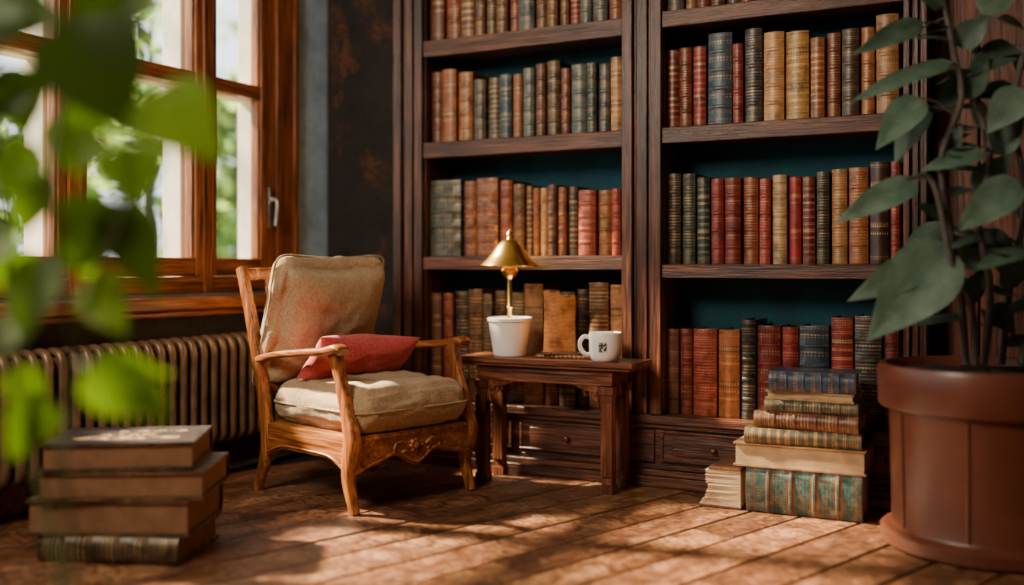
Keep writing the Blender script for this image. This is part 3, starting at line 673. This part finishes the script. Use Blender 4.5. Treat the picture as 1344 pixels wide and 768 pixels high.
for k in range(8):
    a=math.atan2(-F.y,-F.x)-.62+k*math.pi/4; m1.sweep([pc_+Vector((.303*math.cos(a),.303*math.sin(a),.07)),pc_+Vector((.311*math.cos(a),.311*math.sin(a),.44))],.006,(0,0,1),n=8)
m1.build('pot',[terra],pp,ang=40)
m1=MB(); N=28
vs=[(0,0,.585)];
for r in (.1,.2,.307):
    for i in range(N): a=2*math.pi*i/N; vs.append((r*math.cos(a),r*math.sin(a),.568+.02*noise.noise(Vector((r*20*math.cos(a),r*20*math.sin(a),0)))))
fs=[(0,1+i,1+(i+1)%N) for i in range(N)]+[(1+j*N+i,1+j*N+(i+1)%N,1+(j+1)*N+(i+1)%N,1+(j+1)*N+i) for j in range(2) for i in range(N)]
m1.add(vs,fs,M=Matrix.Translation(pc_)); m1.build('soil',[soil],pp)
Dp=F.dot(pc_)
def Q(x,y,o=0): return P(x,y,Dp+o)
stems=[[Q(1268,478,.0),Q(1262,400,.02),Q(1248,300,-.02),Q(1235,210,-.05),Q(1262,130,-.03),Q(1250,60,0),Q(1232,-30,.02)],
       [Q(1292,478,-.02),Q(1300,380,-.04),Q(1284,290,-.06),Q(1300,200,-.02),Q(1276,110,.03),Q(1290,0,.05),Q(1300,-60,.05)],
       [Q(1315,478,.03),Q(1325,380,.03),Q(1345,260,.05),Q(1330,150,.0),Q(1350,40,0),Q(1370,-60,0)],
       [Q(1280,478,-.04),Q(1275,400,-.1),Q(1250,350,-.14),Q(1225,240,-.12),Q(1190,235,-.12)],
       [Q(1340,478,.0),Q(1380,350,.05),Q(1410,200,.1),Q(1420,60,.1)]]
m1=MB()
for s in stems: m1.sweep(s,[.012]*2+[.010]*(len(s)-3)+[.005],(1,0,0),n=8)
m2=MB()
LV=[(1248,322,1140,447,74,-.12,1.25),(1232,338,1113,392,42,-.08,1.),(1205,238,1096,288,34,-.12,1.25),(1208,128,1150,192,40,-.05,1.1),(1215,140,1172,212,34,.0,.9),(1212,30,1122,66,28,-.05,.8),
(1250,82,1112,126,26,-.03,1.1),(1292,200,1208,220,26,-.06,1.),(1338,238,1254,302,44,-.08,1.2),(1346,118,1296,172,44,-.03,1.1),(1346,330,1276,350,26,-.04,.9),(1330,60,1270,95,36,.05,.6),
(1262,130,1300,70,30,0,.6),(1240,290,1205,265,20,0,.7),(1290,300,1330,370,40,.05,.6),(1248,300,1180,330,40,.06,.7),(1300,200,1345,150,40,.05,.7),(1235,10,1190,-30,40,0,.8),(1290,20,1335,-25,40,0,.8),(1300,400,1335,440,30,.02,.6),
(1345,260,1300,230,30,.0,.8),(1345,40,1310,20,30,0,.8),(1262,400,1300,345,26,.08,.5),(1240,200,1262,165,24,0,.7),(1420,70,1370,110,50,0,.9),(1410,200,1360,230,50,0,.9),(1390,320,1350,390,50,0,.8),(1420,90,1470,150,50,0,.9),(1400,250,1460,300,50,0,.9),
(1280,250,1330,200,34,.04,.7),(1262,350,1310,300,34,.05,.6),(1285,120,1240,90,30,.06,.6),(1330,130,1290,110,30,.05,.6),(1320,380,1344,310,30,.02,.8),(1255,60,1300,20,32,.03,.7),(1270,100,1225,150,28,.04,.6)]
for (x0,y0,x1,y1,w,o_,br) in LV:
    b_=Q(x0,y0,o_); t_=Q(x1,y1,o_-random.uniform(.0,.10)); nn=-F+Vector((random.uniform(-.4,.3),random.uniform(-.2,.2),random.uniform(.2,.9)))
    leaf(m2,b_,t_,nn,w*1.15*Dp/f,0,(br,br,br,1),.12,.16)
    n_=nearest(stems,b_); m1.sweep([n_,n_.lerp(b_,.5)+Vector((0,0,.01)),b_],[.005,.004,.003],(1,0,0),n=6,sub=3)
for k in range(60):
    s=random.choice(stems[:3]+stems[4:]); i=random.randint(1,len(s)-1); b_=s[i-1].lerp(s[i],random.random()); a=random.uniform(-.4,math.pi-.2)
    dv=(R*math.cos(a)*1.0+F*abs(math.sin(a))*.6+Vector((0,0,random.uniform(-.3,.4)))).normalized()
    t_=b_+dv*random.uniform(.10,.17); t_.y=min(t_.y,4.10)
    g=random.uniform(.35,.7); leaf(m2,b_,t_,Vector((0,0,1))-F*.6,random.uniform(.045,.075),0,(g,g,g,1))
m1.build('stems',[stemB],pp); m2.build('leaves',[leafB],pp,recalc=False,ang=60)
# --- foreground vine on a stool
fp=empty('potted_vine'); D0=1.8
sc=P(70,900,D0); sc.z=0
m1=MB(); Mx=Matrix.Translation((sc.x,sc.y,0))
m1.lathe([(0,.10),(.085,.10),(.09,.105),(.115,.22),(.122,.222),(.124,.25),(.116,.252),(.108,.23),(0,.225)],n=40,M=Mx); m1.build('pot',[terra],fp)
m1=MB(); m1.lathe([(0,.07),(.14,.07),(.145,.08),(.145,.09),(.14,.099),(0,.099)],n=40,M=Mx)
for k in range(4):
    a=k*math.pi/2+.4; m1.sweep([(sc.x+.09*math.cos(a),sc.y+.09*math.sin(a),.072),(sc.x+.13*math.cos(a),sc.y+.13*math.sin(a),0)],.012,(1,0,0),n=10)
m1.build('stool',[chairWz],fp)
def V(x,y,o=0): return P(x,y,D0+o)
base=Vector((sc.x,sc.y,.225))
st2=[[base,V(95,720,0),V(82,600,0),V(95,480,.02),V(78,360,0),V(70,230,-.03),V(88,110,0),V(110,10,.03),V(150,-60,.05)],
     [base+Vector((.02,.01,0)),V(70,700,.03),V(30,560,.05),V(12,420,.05),V(5,280,.02),V(-10,150,0),V(-5,20,0),V(20,-60,0)],
     [V(95,480,.02),V(120,380,.0),V(150,310,-.05),V(165,250,-.05)]]
m1=MB()
for s in st2: m1.sweep(s,[.006]*(len(s)-1)+[.003],(1,0,0),n=8)
m2=MB()
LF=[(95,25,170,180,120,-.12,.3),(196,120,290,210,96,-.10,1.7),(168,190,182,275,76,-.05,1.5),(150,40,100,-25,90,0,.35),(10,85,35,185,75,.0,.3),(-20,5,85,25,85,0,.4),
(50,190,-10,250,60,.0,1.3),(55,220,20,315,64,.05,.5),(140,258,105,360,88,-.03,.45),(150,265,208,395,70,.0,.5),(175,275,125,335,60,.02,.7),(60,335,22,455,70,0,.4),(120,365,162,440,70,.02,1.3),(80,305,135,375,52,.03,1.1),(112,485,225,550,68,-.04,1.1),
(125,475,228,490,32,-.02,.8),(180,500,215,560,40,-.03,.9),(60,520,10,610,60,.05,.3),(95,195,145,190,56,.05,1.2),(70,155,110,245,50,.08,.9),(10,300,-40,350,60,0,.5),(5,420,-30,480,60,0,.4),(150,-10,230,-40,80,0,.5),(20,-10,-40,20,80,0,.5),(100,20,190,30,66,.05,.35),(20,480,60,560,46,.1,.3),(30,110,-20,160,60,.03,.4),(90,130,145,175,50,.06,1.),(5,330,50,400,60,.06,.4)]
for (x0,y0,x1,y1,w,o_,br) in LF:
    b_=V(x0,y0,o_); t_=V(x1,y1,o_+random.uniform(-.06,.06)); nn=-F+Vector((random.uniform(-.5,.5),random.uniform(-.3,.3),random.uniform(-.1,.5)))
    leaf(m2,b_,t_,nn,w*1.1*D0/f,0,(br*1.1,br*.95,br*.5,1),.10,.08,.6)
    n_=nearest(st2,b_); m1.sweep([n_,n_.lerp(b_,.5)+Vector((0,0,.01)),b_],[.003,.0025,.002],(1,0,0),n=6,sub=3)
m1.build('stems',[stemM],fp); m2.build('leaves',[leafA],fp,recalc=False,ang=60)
# ================================================================ GARDEN OUTSIDE
random.seed(33); hd_=MB()
def bleaf(mb,c,s,g,mat=0):
    a=Vector((random.gauss(0,1),random.gauss(0,1),random.gauss(0,1))).normalized(); b_=a.orthogonal().normalized()
    mb.add([c-a*s,c+b_*s*.55,c+a*s,c-b_*s*.55],[(0,1,2,3)],mat,(g,g,g*.8,1),[(0,0),(0,1),(1,1),(1,0)])
for k in range(15000):
    x=random.uniform(-9.8,-7.4); y=random.uniform(2.0,14); zt=4.1+.5*noise.noise(Vector((y*.5,0,0)))
    z=random.uniform(-.3,zt)
    if noise.noise(Vector((x*.4,y*.75,z*.75)))<-.08: continue
    bleaf(hd_,Vector((x,y,z)),random.uniform(.07,.16),random.choice([.3,.5,.8,1.2,2.0]))
for y in range(2,14,2): hd_.sweep([(-8.6,y,-.3),(-8.65,y+.1,1.5),(-8.5,y,3.6)],[.09,.07,.03],(0,1,0),1,n=8)
hd_.build('garden_hedge',[leafC,stemB],recalc=False)
tr_=MB(); tr_.sweep([(-5.9,.4,-.3),(-5.85,.5,1.5),(-5.7,.9,3.0),(-5.5,1.6,4.2)],[.09,.07,.05,.03],(0,1,0),1,n=10)  # unseen tree above the view, added to dapple the sun patches
for k in range(9):
    y=1.0+k*.4; tr_.sweep([(-5.7,.9+.05*k,3.0+.1*k),(-5.5,(y+1.2)/2+.2,3.6+.1*math.sin(k*2)),(-5.4+.2*math.sin(k*3),y,3.7+.5*math.sin(k*1.7))],[.03,.018,.006],(0,0,1),1,n=6)
for k in range(1300):
    c=Vector((random.uniform(-6.,-5.1),random.uniform(.2,4.4),random.uniform(3.0,4.7)))
    if noise.noise(c*1.5)<.10: continue
    bleaf(tr_,c,random.uniform(.05,.10),random.choice([.5,.8,1.2]))
tr_.build('dapple_tree',[leafC,stemB],recalc=False)
mb=MB(); mb.box(-16,XL-.25,-6,18,-.4,-.3); mb.build('ground',[plain('lawn',(.10,.19,.05),.9,0,6,.4)])
# ================================================================ LIGHT
sd=bpy.data.lights.new('sun','SUN'); sd.energy=58; sd.color=(1,.78,.52); sd.angle=math.radians(3.2)
so=bpy.data.objects.new('sun',sd); S.collection.objects.link(so); so.rotation_euler=Vector((1,.16,-.86)).to_track_quat('-Z','Y').to_euler()
def area(name,loc,to,sx,sy,e,c):
    l=bpy.data.lights.new(name,'AREA'); l.shape='RECTANGLE'; l.size=sx; l.size_y=sy; l.energy=e; l.color=c
    o=bpy.data.objects.new(name,l); S.collection.objects.link(o); o.location=loc; o.rotation_euler=(Vector(to)-Vector(loc)).to_track_quat('-Z','Y').to_euler()
area('fill_softbox',(-2.3,.5,2.5),(-.8,4.2,.9),.9,.8,95,(1,.85,.66))  # added fill light out of view; the room has no such fixture
w=bpy.data.worlds.new('world'); S.world=w; w.use_nodes=True; nt=w.node_tree; bg=nt.nodes['Background']
bg.inputs[0].default_value=(.92,.95,1,1); bg.inputs[1].default_value=3.4
# ================================================================ CAMERA
cd=bpy.data.cameras.new('camera'); cam=bpy.data.objects.new('camera',cd); S.collection.objects.link(cam); S.camera=cam
cd.sensor_width=36; cd.lens=36*f/1344; cd.shift_y=-34/1344; cd.clip_start=.02
cam.location=(0,0,H); cam.rotation_euler=F.to_track_quat('-Z','Y').to_euler()
cd.dof.use_dof=True; cd.dof.focus_distance=4.05; cd.dof.aperture_fstop=.55
